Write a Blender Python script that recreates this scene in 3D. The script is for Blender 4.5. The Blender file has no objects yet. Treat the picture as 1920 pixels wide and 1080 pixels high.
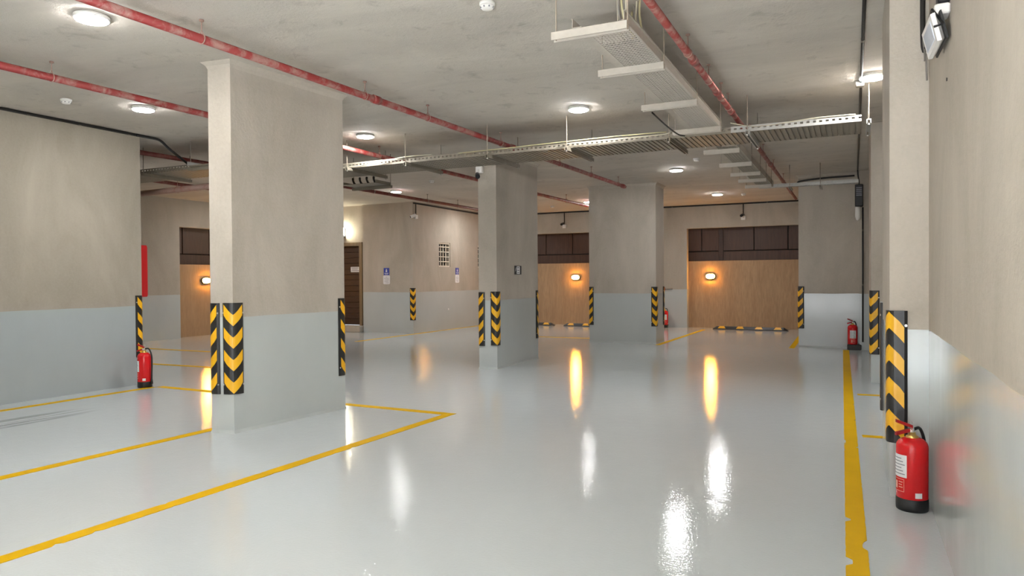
import bpy, math, random
from math import sin, cos, pi, radians as R
from mathutils import Vector, Matrix
random.seed(7)
S = bpy.context.scene
COL = S.collection

# ------------------------------------------------------------------ camera, world, exposure
cam_d = bpy.data.cameras.new('camera'); cam = bpy.data.objects.new('camera', cam_d); COL.objects.link(cam)
cam_d.sensor_width = 36.0; cam_d.lens = 25.0; cam_d.clip_start = 0.02; cam_d.clip_end = 200
YAW, PITCH, ROLL = R(25.65), R(-0.756), R(-0.406)
fw = Vector((-sin(YAW)*cos(PITCH), cos(YAW)*cos(PITCH), sin(PITCH)))
r0 = Vector((cos(YAW), sin(YAW), 0)); u0 = r0.cross(fw)
rr = r0*cos(ROLL) + u0*sin(ROLL); uu = -r0*sin(ROLL) + u0*cos(ROLL)
cam.matrix_world = Matrix(((rr.x, uu.x, -fw.x, 0.0), (rr.y, uu.y, -fw.y, 0.0), (rr.z, uu.z, -fw.z, 1.36), (0, 0, 0, 1)))
S.camera = cam
w = bpy.data.worlds.new('world'); S.world = w; w.use_nodes = True
w.node_tree.nodes['Background'].inputs[0].default_value = (0.9, 0.95, 1.0, 1)
w.node_tree.nodes['Background'].inputs[1].default_value = 0.5
sun_d = bpy.data.lights.new('sun', 'SUN'); sun_d.energy = 52.0; sun_d.angle = R(1.0); sun_d.color = (0.98, 0.985, 1.0)
sun = bpy.data.objects.new('sun', sun_d); COL.objects.link(sun); sun.rotation_euler = (R(36), 0, R(-6))     # high sun through the unseen entrance added behind the camera
pd_ = bpy.data.lights.new('added_entrance_portal', 'AREA'); pd_.shape = 'RECTANGLE'; pd_.size = 3.0; pd_.size_y = 3.1; pd_.cycles.is_portal = True
po_ = bpy.data.objects.new('added_entrance_portal', pd_); COL.objects.link(po_); po_.location = (-1.1, -3.1, 1.55); po_.rotation_euler = (R(90), 0, 0)
S.view_settings.view_transform = 'Standard'; S.view_settings.look = 'None'
S.view_settings.gamma = 1.0; S.view_settings.use_curve_mapping = False
S.view_settings.exposure = 2.3
LAMP_E = 58.0            # radiance of the round ceiling lamps
WARM_E = 50.0            # radiance of the orange bulkhead lamps
S.cycles.max_bounces = 12; S.cycles.diffuse_bounces = 6; S.cycles.glossy_bounces = 5
S.cycles.sample_clamp_indirect = 12.0
S.cycles.use_denoising = True

H = 3.3       # ceiling height
XR = 0.41     # right wall
XL = -8.5    # near left wall
DADO = 1.035

# ------------------------------------------------------------------ materials
def new_mat(name):
    m = bpy.data.materials.new(name); m.use_nodes = True
    nt = m.node_tree; b = nt.nodes['Principled BSDF']
    return m, nt, b
def nd(nt, t, **kw):
    n = nt.nodes.new(t)
    for k, v in kw.items():
        if k.startswith('i_'): n.inputs[k[2:].replace('_', ' ')].default_value = v
        else: setattr(n, k, v)
    return n
def lk(nt, a, b): nt.links.new(a, b)
def noise(nt, vec, scale, detail=3, rough=0.55, dist=0.0):
    n = nt.nodes.new('ShaderNodeTexNoise'); n.inputs['Scale'].default_value = scale; n.inputs['Detail'].default_value = detail
    n.inputs['Roughness'].default_value = rough; n.inputs['Distortion'].default_value = dist
    if vec: lk(nt, vec, n.inputs['Vector'])
    return n
def ramp(nt, fac, stops):
    n = nt.nodes.new('ShaderNodeValToRGB'); e = n.color_ramp.elements
    while len(e) < len(stops): e.new(0.5)
    for el, (p, c) in zip(e, stops):
        el.position = p; el.color = (c, c, c, 1) if isinstance(c, (int, float)) else (*c, 1)
    lk(nt, fac, n.inputs[0]); return n
def mix(nt, fac, a, b, blend='MIX'):
    n = nt.nodes.new('ShaderNodeMix'); n.data_type = 'RGBA'; n.blend_type = blend
    for sock, v in ((n.inputs[0], fac), (n.inputs[6], a), (n.inputs[7], b)):
        if hasattr(v, 'is_linked') or hasattr(v, 'links'): lk(nt, v, sock)
        elif isinstance(v, tuple): sock.default_value = (*v, 1) if len(v) == 3 else v
        else: sock.default_value = v
    return n.outputs[2]
def bump(nt, b, height, dist, strength=1.0):
    n = nt.nodes.new('ShaderNodeBump'); n.inputs['Distance'].default_value = dist; n.inputs['Strength'].default_value = strength
    lk(nt, height, n.inputs['Height']); lk(nt, n.outputs[0], b.inputs['Normal']); return n
def pos(nt, scale=(1, 1, 1)):
    g = nt.nodes.new('ShaderNodeNewGeometry')
    mp = nt.nodes.new('ShaderNodeMapping'); mp.inputs['Scale'].default_value = scale
    lk(nt, g.outputs['Position'], mp.inputs['Vector']); return mp.outputs[0], g
def simple(name, col, rough=0.5, metal=0.0, var=0.12, scale=14.0, bmp=0.0, spec=0.5, coords='Object'):
    m, nt, b = new_mat(name)
    tc = nt.nodes.new('ShaderNodeTexCoord')
    n = noise(nt, tc.outputs['Object'], scale, 4)
    c = mix(nt, n.outputs[0], tuple(x*(1-var) for x in col), tuple(min(1, x*(1+var)) for x in col))
    lk(nt, c, b.inputs['Base Color'])
    b.inputs['Roughness'].default_value = rough; b.inputs['Metallic'].default_value = metal
    b.inputs['Specular IOR Level'].default_value = spec
    if bmp: bump(nt, b, n.outputs[0], bmp)
    return m
def emit(name, col, strength):
    m, nt, b = new_mat(name)
    b.inputs['Base Color'].default_value = (0.8, 0.8, 0.8, 1)
    b.inputs['Emission Color'].default_value = (*col, 1); b.inputs['Emission Strength'].default_value = strength
    return m

def concrete(name, base, dado=None, dado_z=DADO, rough=0.85, dado_rough=0.13):
    m, nt, b = new_mat(name)
    p, g = pos(nt, (1, 1, 0.45)); p2, _ = pos(nt, (6, 6, 0.7)); p3, _ = pos(nt)
    big = noise(nt, p, 1.3, 6, 0.62, 0.6); streak = noise(nt, p2, 1.0, 4, 0.6); fine = noise(nt, p3, 38, 4, 0.7)
    c = mix(nt, ramp(nt, big.outputs[0], [(0.33, 0.0), (0.68, 1.0)]).outputs[0], tuple(x*f for x, f in zip(base, (0.80, 0.79, 0.76))), tuple(x*1.12 for x in base))
    c = mix(nt, ramp(nt, streak.outputs[0], [(0.35, 0.0), (0.7, 0.38)]).outputs[0], c, tuple(x*0.86 for x in base))
    c = mix(nt, ramp(nt, fine.outputs[0], [(0.3, 0.0), (0.75, 0.22)]).outputs[0], c, tuple(min(1, x*1.3) for x in base))
    bigr = ramp(nt, big.outputs[0], [(0.3, rough-0.08), (0.7, rough)])
    ro = bigr.outputs[0]; hgt = mix(nt, 0.35, big.outputs[0], fine.outputs[0])
    if dado:
        sp = nt.nodes.new('ShaderNodeSeparateXYZ'); lk(nt, g.outputs['Position'], sp.inputs[0])
        wob = noise(nt, p3, 2.2, 2); ma = nd(nt, 'ShaderNodeMath', operation='MULTIPLY_ADD'); lk(nt, wob.outputs[0], ma.inputs[0])
        ma.inputs[1].default_value = 0.02; ma.inputs[2].default_value = dado_z - 0.01
        lt = nd(nt, 'ShaderNodeMath', operation='LESS_THAN'); lk(nt, sp.outputs[2], lt.inputs[0]); lk(nt, ma.outputs[0], lt.inputs[1])
        dn = noise(nt, p, 2.0, 5, 0.6)
        dc = mix(nt, dn.outputs[0], tuple(x*0.93 for x in dado), tuple(x*1.07 for x in dado))
        c = mix(nt, lt.outputs[0], c, dc)
        dr = ramp(nt, dn.outputs[0], [(0.3, dado_rough*0.8), (0.7, dado_rough*1.3)])
        ro = mix(nt, lt.outputs[0], ro, dr.outputs[0])
        hgt = mix(nt, lt.outputs[0], hgt, ramp(nt, dn.outputs[0], [(0.0, 0.45), (1.0, 0.55)]).outputs[0])
    lk(nt, c, b.inputs['Base Color']); lk(nt, ro, b.inputs['Roughness'])
    bump(nt, b, hgt, 0.008)
    return m

M = {}
M['wall'] = concrete('wall_plaster_with_painted_band', (0.45, 0.40, 0.335), dado=(0.50, 0.53, 0.525))
M['wall_shaded'] = concrete('shaded_plaster_with_painted_band', (0.345, 0.305, 0.25), dado=(0.37, 0.405, 0.41))  # same plaster as the walls, with the left edge's lens darkening put into its colour
M['pillar'] = concrete('pillar_plaster_with_painted_band', (0.47, 0.42, 0.36), dado=(0.50, 0.53, 0.525))
M['asphalt'] = concrete('dark_asphalt', (0.07, 0.07, 0.07))
M['plain'] = concrete('bare_plaster', (0.43, 0.39, 0.335))

def ceiling_mat():
    m, nt, b = new_mat('rough_ceiling_concrete')
    p, g = pos(nt); p2, _ = pos(nt, (0.6, 1.5, 1))
    big = noise(nt, p2, 0.9, 7, 0.62, 0.8); mid = noise(nt, p, 5.0, 6, 0.65, 0.4); fine = noise(nt, p, 45, 4, 0.7)
    base = (0.52, 0.475, 0.415)
    c = mix(nt, ramp(nt, big.outputs[0], [(0.3, 0.0), (0.7, 1.0)]).outputs[0], tuple(x*0.84 for x in base), tuple(x*1.1 for x in base))
    c = mix(nt, ramp(nt, mid.outputs[0], [(0.57, 0.0), (0.72, 0.42)]).outputs[0], c, (0.2, 0.175, 0.145))
    c = mix(nt, ramp(nt, fine.outputs[0], [(0.35, 0.0), (0.7, 0.2)]).outputs[0], c, (0.5, 0.46, 0.41))
    lk(nt, c, b.inputs['Base Color']); b.inputs['Roughness'].default_value = 0.85
    bump(nt, b, mix(nt, 0.4, mid.outputs[0], fine.outputs[0]), 0.012)
    return m
M['ceiling'] = ceiling_mat()

def floor_mat():
    m, nt, b = new_mat('glossy_grey_epoxy_floor')
    p, g = pos(nt)
    big = noise(nt, p, 0.7, 4, 0.5); wav = noise(nt, p, 9, 2, 0.5, 0.2); fine = noise(nt, p, 60, 2, 0.5)
    c = mix(nt, big.outputs[0], (0.51, 0.55, 0.565), (0.56, 0.595, 0.61))
    # tyre scuffs in the left bay
    sp = nt.nodes.new('ShaderNodeMapping'); sp.vector_type = 'POINT'; sp.inputs['Location'].default_value = (7.35, -4.05, 0); lk(nt, p, sp.inputs['Vector'])
    sq = nt.nodes.new('ShaderNodeMapping'); sq.inputs['Scale'].default_value = (3.2, 1.05, 1); lk(nt, sp.outputs[0], sq.inputs['Vector'])
    ln = nt.nodes.new('ShaderNodeVectorMath'); ln.operation = 'LENGTH'; lk(nt, sq.outputs[0], ln.inputs[0])
    st, _ = pos(nt, (9, 0.5, 1)); sn = noise(nt, st, 1.6, 3, 0.5, 0.6)
    ms = nd(nt, 'ShaderNodeMath', operation='MULTIPLY'); lk(nt, ramp(nt, ln.outputs[1], [(0.5, 0.75), (1.0, 0.0)]).outputs[0], ms.inputs[0]); lk(nt, ramp(nt, sn.outputs[0], [(0.5, 0.0), (0.6, 1.0)]).outputs[0], ms.inputs[1])
    c = mix(nt, ms.outputs[0], c, (0.16, 0.165, 0.17))
    lk(nt, c, b.inputs['Base Color'])
    lk(nt, ramp(nt, big.outputs[0], [(0.3, 0.03), (0.7, 0.06)]).outputs[0], b.inputs['Roughness'])
    b.inputs['IOR'].default_value = 1.5
    bump(nt, b, mix(nt, 0.5, wav.outputs[0], fine.outputs[0]), 0.0015)
    return m
M['floor'] = floor_mat()

def worn_paint(name, col, chips=0.0):
    m, nt, b = new_mat(name)
    p, g = pos(nt)
    n = noise(nt, p, 3.0, 3); n2 = noise(nt, p, 30, 4, 0.6)
    c = mix(nt, n.outputs[0], tuple(x*0.86 for x in col), tuple(min(1, x*1.1) for x in col))
    lk(nt, c, b.inputs['Base Color']); b.inputs['Roughness'].default_value = 0.5; b.inputs['Specular IOR Level'].default_value = 0.06
    bump(nt, b, n2.outputs[0], 0.0006)
    return m
M['line'] = worn_paint('yellow_floor_paint', (0.66, 0.385, 0.002))

def pipe_mat(name, c1, c2, amt):
    m, nt, b = new_mat(name)
    p, g = pos(nt)
    n = noise(nt, p, 7, 6, 0.7, 0.5)
    c = mix(nt, ramp(nt, n.outputs[0], [(amt-0.06, 0.0), (amt+0.1, 1.0)]).outputs[0], c1, c2)
    lk(nt, c, b.inputs['Base Color']); b.inputs['Roughness'].default_value = 0.6
    bump(nt, b, n.outputs[0], 0.002); return m
M['pipe'] = pipe_mat('overpainted_red_pipe', (0.25, 0.022, 0.02), (0.31, 0.155, 0.13), 0.50)
M['pipe_dusky'] = pipe_mat('dusky_red_pipe', (0.24, 0.04, 0.032), (0.31, 0.17, 0.14), 0.5)
M['pipe_dark'] = pipe_mat('dull_red_pipe', (0.15, 0.02, 0.014), (0.18, 0.065, 0.05), 0.5)
M['pipe_pink'] = pipe_mat('overpainted_pink_pipe', (0.36, 0.23, 0.185), (0.30, 0.10, 0.08), 0.60)

M['rubber'] = simple('black_rubber', (0.018, 0.017, 0.017), 0.38, var=0.3, bmp=0.001)
M['film'] = simple('yellow_reflective_film', (0.86, 0.45, 0.012), 0.35, var=0.06)
M['red'] = simple('red_extinguisher_paint', (0.68, 0.008, 0.012), 0.2, var=0.05)
M['red_box'] = simple('red_cabinet_paint', (0.42, 0.006, 0.008), 0.4, var=0.05)
M['black'] = simple('black_plastic', (0.012, 0.012, 0.013), 0.45, var=0.3)
M['cable_black'] = simple('black_cable_sheath', (0.014, 0.012, 0.011), 0.5, var=0.2)
M['white'] = simple('white_plastic', (0.74, 0.72, 0.69), 0.4, var=0.05)
M['label'] = simple('white_label_paper', (0.78, 0.77, 0.78), 0.5, var=0.05)
M['ink'] = simple('grey_print', (0.22, 0.22, 0.25), 0.6)
M['ink_red'] = simple('pink_print', (0.80, 0.35, 0.30), 0.5)
M['blue'] = simple('blue_sign', (0.035, 0.06, 0.36), 0.4, var=0.08)
M['brass'] = simple('brass', (0.75, 0.50, 0.16), 0.3, 0.9)
M['steel'] = simple('steel_bolt', (0.62, 0.60, 0.57), 0.35, 0.7)
M['rod'] = simple('threaded_rod', (0.30, 0.26, 0.21), 0.5, 0.4)
M['rod_pink'] = simple('overpainted_rod', (0.38, 0.31, 0.24), 0.6, 0.0)
M['tray'] = simple('overpainted_metal_tray', (0.47, 0.425, 0.365), 0.55, 0.0, var=0.12, scale=20, bmp=0.002)
M['tray_dark'] = simple('galvanised_tray', (0.235, 0.205, 0.16), 0.5, 0.1, var=0.2, scale=18, bmp=0.002)
M['galv'] = simple('bright_galvanised_steel', (0.42, 0.41, 0.385), 0.4, 0.3, var=0.15, scale=25)
M['wire'] = simple('white_cable', (0.46, 0.42, 0.32), 0.5)
M['wire_y'] = simple('pale_yellow_cable', (0.47, 0.42, 0.24), 0.5)
M['wire_g'] = simple('grey_cable', (0.22, 0.20, 0.18), 0.5)
M['lamp'] = emit('cool_white_diffuser', (0.985, 0.985, 0.98), LAMP_E)
M['warm'] = emit('orange_bulkhead_glass', (1.0, 0.42, 0.045), WARM_E)
M['wall_lamp'] = emit('white_wall_lamp_glass', (1.0, 0.95, 0.72), 22.0)
M['flood'] = simple('flood_glass', (0.62, 0.66, 0.74), 0.12, var=0.05)
M['glass_dark'] = simple('dark_glass', (0.01, 0.01, 0.012), 0.12)
M['void'] = simple('dark_interior', (0.03, 0.028, 0.025), 0.8)
M['grille'] = simple('cream_painted_grille', (0.66, 0.60, 0.50), 0.5)

def wood(name, c1, c2, scale=(9, 9, 0.6), rough=0.5):
    m, nt, b = new_mat(name)
    p, g = pos(nt, scale); n = noise(nt, p, 2.0, 6, 0.65, 0.6); p2, _ = pos(nt, tuple(s*4 for s in scale)); n2 = noise(nt, p2, 2.0, 3)
    oi = nt.nodes.new('ShaderNodeObjectInfo')
    c = mix(nt, ramp(nt, n.outputs[0], [(0.3, 0.0), (0.7, 1.0)]).outputs[0], c1, c2)
    c = mix(nt, ramp(nt, n2.outputs[0], [(0.4, 0.0), (0.7, 0.4)]).outputs[0], c, tuple(x*0.6 for x in c1))
    c = mix(nt, ramp(nt, oi.outputs['Random'], [(0.0, 0.0), (1.0, 0.35)]).outputs[0], c, tuple(x*0.7 for x in c1))
    lk(nt, c, b.inputs['Base Color']); b.inputs['Roughness'].default_value = rough
    bump(nt, b, n2.outputs[0], 0.002); return m
M['clad'] = wood('dark_brown_cladding', (0.060, 0.026, 0.015), (0.100, 0.047, 0.028))
M['door'] = wood('very_dark_door_timber', (0.035, 0.017, 0.012), (0.06, 0.03, 0.02), (2, 2, 12))
M['frame'] = wood('brown_door_frame', (0.20, 0.14, 0.075), (0.28, 0.2, 0.12))
M['tan'] = wood('tan_textured_render', (0.39, 0.245, 0.135), (0.49, 0.33, 0.19), (7, 7, 0.7), 0.75)

# ------------------------------------------------------------------ mesh builder
class MB:
    def __init__(s): s.v = []; s.f = []; s.sm = []
    def add(s, verts, faces, smooth=False):
        o = len(s.v); s.v += [Vector(v) for v in verts]
        for f in faces: s.f.append(tuple(i+o for i in f)); s.sm.append(smooth)
        return s
    def box(s, x0, x1, y0, y1, z0, z1):
        return s.add([(x0,y0,z0),(x1,y0,z0),(x1,y1,z0),(x0,y1,z0),(x0,y0,z1),(x1,y0,z1),(x1,y1,z1),(x0,y1,z1)],
                     [(0,3,2,1),(4,5,6,7),(0,1,5,4),(1,2,6,5),(2,3,7,6),(3,0,4,7)])
    def bbox(s, x0, x1, y0, y1, z0, z1, c=0.004):
        # box with chamfered vertical and horizontal edges (stacked octagon rings)
        def ring(a, z): 
            X0, X1, Y0, Y1 = x0+a, x1-a, y0+a, y1-a
            return [(X0+c,Y0,z),(X1-c,Y0,z),(X1,Y0+c,z),(X1,Y1-c,z),(X1-c,Y1,z),(X0+c,Y1,z),(X0,Y1-c,z),(X0,Y0+c,z)]
        return s.rings([ring(c, z0), ring(0, z0+c), ring(0, z1-c), ring(c, z1)], smooth=False)
    def rings(s, rs, smooth=True, caps=True):
        n = len(rs[0]); vs = [p for r in rs for p in r]; fs = []
        for k in range(len(rs)-1):
            for i in range(n):
                j = (i+1) % n; fs.append((k*n+i, k*n+j, (k+1)*n+j, (k+1)*n+i))
        s.add(vs, fs, smooth)
        if caps:
            o = len(s.v) - len(vs)
            s.f.append(tuple(o+i for i in reversed(range(n)))); s.sm.append(False)
            s.f.append(tuple(o+(len(rs)-1)*n+i for i in range(n))); s.sm.append(False)
        return s
    def prism(s, poly, z0, z1):
        return s.rings([[(x, y, z0) for x, y in poly], [(x, y, z1) for x, y in poly]], smooth=False)
    def lathe(s, prof, c=(0,0,0), n=24, axis='z', smooth=True):
        rs = []
        for r, z in prof:
            ring = []
            for i in range(n):
                a = 2*pi*i/n; p = (r*cos(a), r*sin(a), z)
                if axis == 'x': p = (p[2], p[0], p[1])
                if axis == 'y': p = (p[0], -p[2], p[1])
                ring.append((p[0]+c[0], p[1]+c[1], p[2]+c[2]))
            rs.append(ring)
        return s.rings(rs, smooth)
    def tube(s, pts, r, n=8, caps=True, smooth=True):
        pts = [Vector(p) for p in pts]; rs = []; prev = None
        for i, p in enumerate(pts):
            t = (pts[min(i+1, len(pts)-1)] - pts[max(i-1, 0)]).normalized()
            if prev is None:
                a = Vector((0,0,1)) if abs(t.z) < 0.9 else Vector((1,0,0)); u = t.cross(a).normalized()
            else: u = (prev - t*prev.dot(t)).normalized()
            prev = u; v = t.cross(u); rad = r[i] if isinstance(r, (list, tuple)) else r
            rs.append([p + u*rad*cos(2*pi*k/n) + v*rad*sin(2*pi*k/n) for k in range(n)])
        return s.rings(rs, smooth, caps)
    def disc(s, c, r, n=16, nrm=(0,0,1)): 
        z = Vector(nrm).normalized(); a = Vector((0,0,1)) if abs(z.z) < .9 else Vector((1,0,0)); u = a.cross(z).normalized(); v = z.cross(u)
        c = Vector(c); return s.add([c+u*r*cos(2*pi*i/n)+v*r*sin(2*pi*i/n) for i in range(n)], [tuple(range(n))])
    def xf(s, M): s.v = [M @ v for v in s.v]; return s

def obj(name, mb, mat, parent=None, origin=None):
    if parent is not None: o0 = parent_world(parent)
    elif origin is not None: o0 = Vector(origin)
    else: o0 = Vector((0,0,0))
    me = bpy.data.meshes.new(name); me.from_pydata([v - o0 for v in mb.v], [], mb.f); me.validate()
    me.polygons.foreach_set('use_smooth', (mb.sm + [False]*len(me.polygons))[:len(me.polygons)])
    me.materials.append(M[mat] if isinstance(mat, str) else mat); me.update()
    o = bpy.data.objects.new(name, me); COL.objects.link(o)
    if parent is not None: o.parent = parent
    else: o.location = o0
    return o
def parent_world(p):
    v = Vector((0,0,0))
    while p is not None: v += p.location; p = p.parent
    return v
def tag(o, label=None, cat=None, group=None, kind=None):
    for k, v in (('label', label), ('category', cat), ('group', group), ('kind', kind)):
        if v: o[k] = v
    return o
def thing(name, label, cat, loc, group=None):
    o = bpy.data.objects.new(name, None); COL.objects.link(o); o.location = loc; o.empty_display_size = 0.1
    return tag(o, label, cat, group)
def struct(name, mb, mat, label=None, cat=None, group=None):
    return tag(obj(name, mb, mat), label, cat, group, 'structure')
def bez(a, b, c, d, n=10):
    a, b, c, d = map(Vector, (a, b, c, d)); o = []
    for i in range(n+1):
        t = i/n; o.append(a*(1-t)**3 + b*3*t*(1-t)**2 + c*3*t*t*(1-t) + d*t**3)
    return o
def smooth_path(pts, n=6):
    P = [Vector(p) for p in pts]; P = [P[0]*2-P[1]] + P + [P[-1]*2-P[-2]]; o = []
    for i in range(1, len(P)-2):
        for k in range(n):
            t = k/n; p0, p1, p2, p3 = P[i-1:i+3]
            o.append(0.5*((2*p1)+(p2-p0)*t+(2*p0-5*p1+4*p2-p3)*t*t+(3*p1-p0-3*p2+p3)*t**3))
    return o + [P[-2]]

# ------------------------------------------------------------------ setting
YF = -3.0; YB = 19.4; XO = -14.4
struct('floor', MB().box(XO-0.6, XR+0.3, YF-0.3, YB+0.6, -0.2, 0.0), 'floor')
struct('ceiling', MB().box(XO-0.6, XR+0.3, YF-0.3, YB+0.6, H, H+0.25), 'ceiling')
struct('wall_right', MB().box(XR, XR+0.25, YF, YB+0.25, 0, H), 'wall')
struct('wall_left', MB().box(XL-0.35, XL, YF, 6.37, 0, H), 'wall_shaded')
m = MB(); m.box(XL-0.35, -2.6, YF-0.25, YF, 0, H); m.box(-2.6, XR, YF-0.25, YF, 3.1, H)  # entrance gap is added and unseen, to let daylight onto the near surfaces
struct('wall_front', m, 'wall')
struct('ground', MB().box(-14, 10, YF-16, YF-0.3, -0.2, 0.0), 'asphalt')      # unseen drive outside the added entrance, behind the camera
# back wall with two openings
OP = [(-9.25, -5.6), (-4.06, -0.55)]; OZ = 2.68
m = MB(); xs = [-9.95, OP[0][0], OP[0][1], OP[1][0], OP[1][1], XR]
for a, b in ((xs[0], xs[1]), (xs[2], xs[3]), (xs[4], xs[5])): m.box(a, b, YB, YB+0.2, 0, H)
for a, b in OP: m.box(a, b, YB, YB+0.2, OZ, H)
struct('wall_back', m, 'wall')
struct('wall_outer_back', MB().box(-9.95, XR, YB+0.2, YB+0.45, 0, 1.8), 'tan')
struct('wall_backing', MB().box(-9.95, XR, YB+0.36, YB+0.5, 1.8, H), 'plain')
# outer left wall with opening
LO = (11.8, 14.3)
m = MB(); m.box(XO-0.2, XO, YF, LO[0], 0, H); m.box(XO-0.2, XO, LO[1], 15.1, 0, H); m.box(XO-0.2, XO, LO[0], LO[1], 2.65, H)
struct('wall_outer_left', m, 'wall')
struct('wall_beyond_left', MB().box(XO-0.45, XO-0.2, LO[0]-0.3, LO[1]+0.3, 0, 1.76), 'tan')
struct('wall_backing_left', MB().box(XO-0.5, XO-0.37, LO[0]-0.3, LO[1]+0.3, 1.76, H), 'plain')
struct('wall_side', MB().box(XO, XL-0.35, YF-0.25, YF, 0, H), 'wall')
# door wall and corner block
DX0, DX1, DZ0, DZ1 = -12.62, -11.58, 0.16, 2.34
m = MB(); m.box(XO, DX0, 15.1, 15.35, 0, H); m.box(DX1, -11.5, 15.1, 15.35, 0, H); m.box(DX0, DX1, 15.1, 15.35, DZ1, H); m.box(DX0, DX1, 15.1, 15.35, 0, DZ0)
struct('wall_door', m, 'wall')
WY0, WY1, WZ0, WZ1 = 16.24, 16.83, 1.69, 2.34; VY0, VY1 = 18.42, 19.0
BX = -9.95
m = MB(); m.box(-11.5, BX, 15.0, 15.25, 0, H)
for a, b in ((15.25, WY0), (WY1, VY0), (VY1, YB+0.45)): m.box(BX-0.25, BX, a, b, 0, H)
for a, b in ((WY0, WY1), (VY0, VY1)): m.box(BX-0.25, BX, a, b, 0, WZ0); m.box(BX-0.25, BX, a, b, WZ1, H)
struct('wall_corner', m, 'wall')
# pillars
def pillar(name, poly, label, flare=True, mat='pillar'):
    m = MB(); cx = sum(p[0] for p in poly)/len(poly); cy = sum(p[1] for p in poly)/len(poly)
    def ring(d, z):
        out = []
        for x, y in poly:
            out.append((x + (d if x > cx else -d), y + (d if y > cy else -d), z))
        return out
    rs = [ring(0.008, 0), ring(0, 0.03), ring(0, H-0.06), ring(0.012, H-0.03), ring(0.045, H)] if flare else [ring(0, 0), ring(0, H)]
    m.rings(rs, smooth=False)
    return struct(name, m, mat, label, 'pillar')
P1 = [(-5.185, 4.565), (-4.955, 4.605), (-4.845, 6.0), (-5.10, 5.99)]
P2 = [(-5.12, 9.5), (-4.83, 9.53), (-4.85, 11.12), (-5.14, 11.12)]
P3 = [(-5.09, 14.42), (-3.64, 14.38), (-3.64, 15.06), (-5.09, 15.06)]
P4 = [(-0.955, 14.77), (0.10, 14.77), (0.10, 15.4), (-0.955, 15.4)]
pillar('pillar', P1, 'nearest free-standing plaster pillar with pale grey painted lower band')
pillar('pillar', P2, 'narrow plaster pillar in the middle with small black and white sign')
pillar('pillar', P3, 'wide plaster pillar standing between the two lit brown recesses')
pillar('pillar', P4, 'plaster pillar with shiny painted base behind the far fire extinguisher')
pillar('pillar', [(0.20, 4.95), (XR, 4.95), (XR, 6.12), (0.20, 6.12)], 'plaster pier on the right wall behind the nearest fire extinguisher', False, 'pillar')
pillar('pillar', [(0.20, 10.12), (XR, 10.12), (XR, 11.3), (0.20, 11.3)], 'second plaster pier along the right wall, half hidden by the nearest', False, 'pillar')
pillar('pillar', [(0.10, 14.55), (XR, 14.55), (XR, 15.4), (0.10, 15.4)], 'shallow pier in the far right corner behind the black conduit', False, 'pillar')

# cladding above the low outer walls: panels, posts and bottom board
def cladding(label, x0, x1, joints, posts, y, zt, zb, zj):
    t = thing('timber_cladding', label, 'cladding', ((x0+x1)/2, y, zb))
    g = 0.012; cuts = [x0] + joints + [x1]
    for a, b in zip(cuts, cuts[1:]):
        obj('panel', MB().bbox(a+g, b-g, y-0.02, y+0.02, zj+g, zt-0.015, 0.006), 'clad', t)
    bc = [x0] + posts + [x1]
    for a, b in zip(bc, bc[1:]): obj('bottom_board', MB().bbox(a+g, b-g, y-0.03, y+0.02, zb+0.002, zj-g, 0.006), 'clad', t)
    for p in posts: obj('post', MB().bbox(p-0.06, p+0.06, y-0.075, y-0.032, zb+0.002, zt-0.005, 0.006), 'door', t)
    obj('backing_board', MB().box(x0, x1, y+0.022, y+0.05, zb, zt+0.1), 'void', t)
    return t
cladding('dark brown panel cladding above the tan wall in the right recess', OP[1][0]-0.1, OP[1][1]+0.05, [-3.72, -3.2, -2.36, -1.52], [-3.2], YB+0.29, 2.72, 1.8, 2.06)
cladding('reddish brown panel cladding above the tan wall in the middle recess', OP[0][0], OP[0][1]+0.05, [-9.1, -8.30, -7.46, -6.62], [-9.1], YB+0.29, 2.72, 1.8, 2.06)
t = thing('timber_cladding', 'very dark cladding above the tan wall in the far left recess', 'cladding', (XO-0.29, 13.0, 1.76))
cuts = [LO[0]-0.05, 12.1, 12.9, 13.7, LO[1]]
for a, b in zip(cuts, cuts[1:]):
    obj('panel', MB().bbox(XO-0.31, XO-0.27, a+.012, b-.012, 2.02, 2.68, 0.006), 'clad', t)
obj('bottom_board', MB().bbox(XO-0.31, XO-0.26, cuts[0], cuts[-1], 1.762, 2.0, 0.006), 'clad', t)
obj('backing_board', MB().box(XO-0.36, XO-0.315, cuts[0], cuts[-1], 1.762, 2.7), 'void', t)

# door
d = bpy.data.objects.new('door_1', None); COL.objects.link(d); d.location = ((DX0+DX1)/2, 15.1, DZ0); tag(d, 'dark brown boarded door with small white notice up one step', 'door', None, 'structure')
m = MB(); m.box(DX0, DX0+0.09, 15.06, 15.24, DZ0, DZ1); m.box(DX1-0.09, DX1, 15.06, 15.24, DZ0, DZ1); m.box(DX0+.09, DX1-.09, 15.06, 15.24, DZ1-0.09, DZ1)
obj('door_frame', m, 'frame', d)
obj('door_leaf', MB().box(DX0+.09, DX1-.09, 15.20, 15.235, DZ0+.005, DZ1-.09), 'door', d)
nb = 14; zz = (DZ1-.1-DZ0-.02)/nb
for k in range(nb):
    obj('board', MB().bbox(DX0+.11, DX1-.11, 15.182, 15.20, DZ0+.015+k*zz+.006, DZ0+.015+(k+1)*zz-.006, 0.005), 'door', d)
hb = MB(); hb.lathe([(0.02, 0), (0.02, 0.012)], (DX0+0.17, 15.182, 1.05), 12, 'y'); hb.tube([(DX0+0.17, 15.15, 1.05), (DX0+0.29, 15.15, 1.05)], 0.009, 8); hb.tube([(DX0+0.17, 15.18, 1.05), (DX0+0.17, 15.15, 1.05)], 0.008, 8)
obj('door_handle', hb, 'steel', d)
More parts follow.
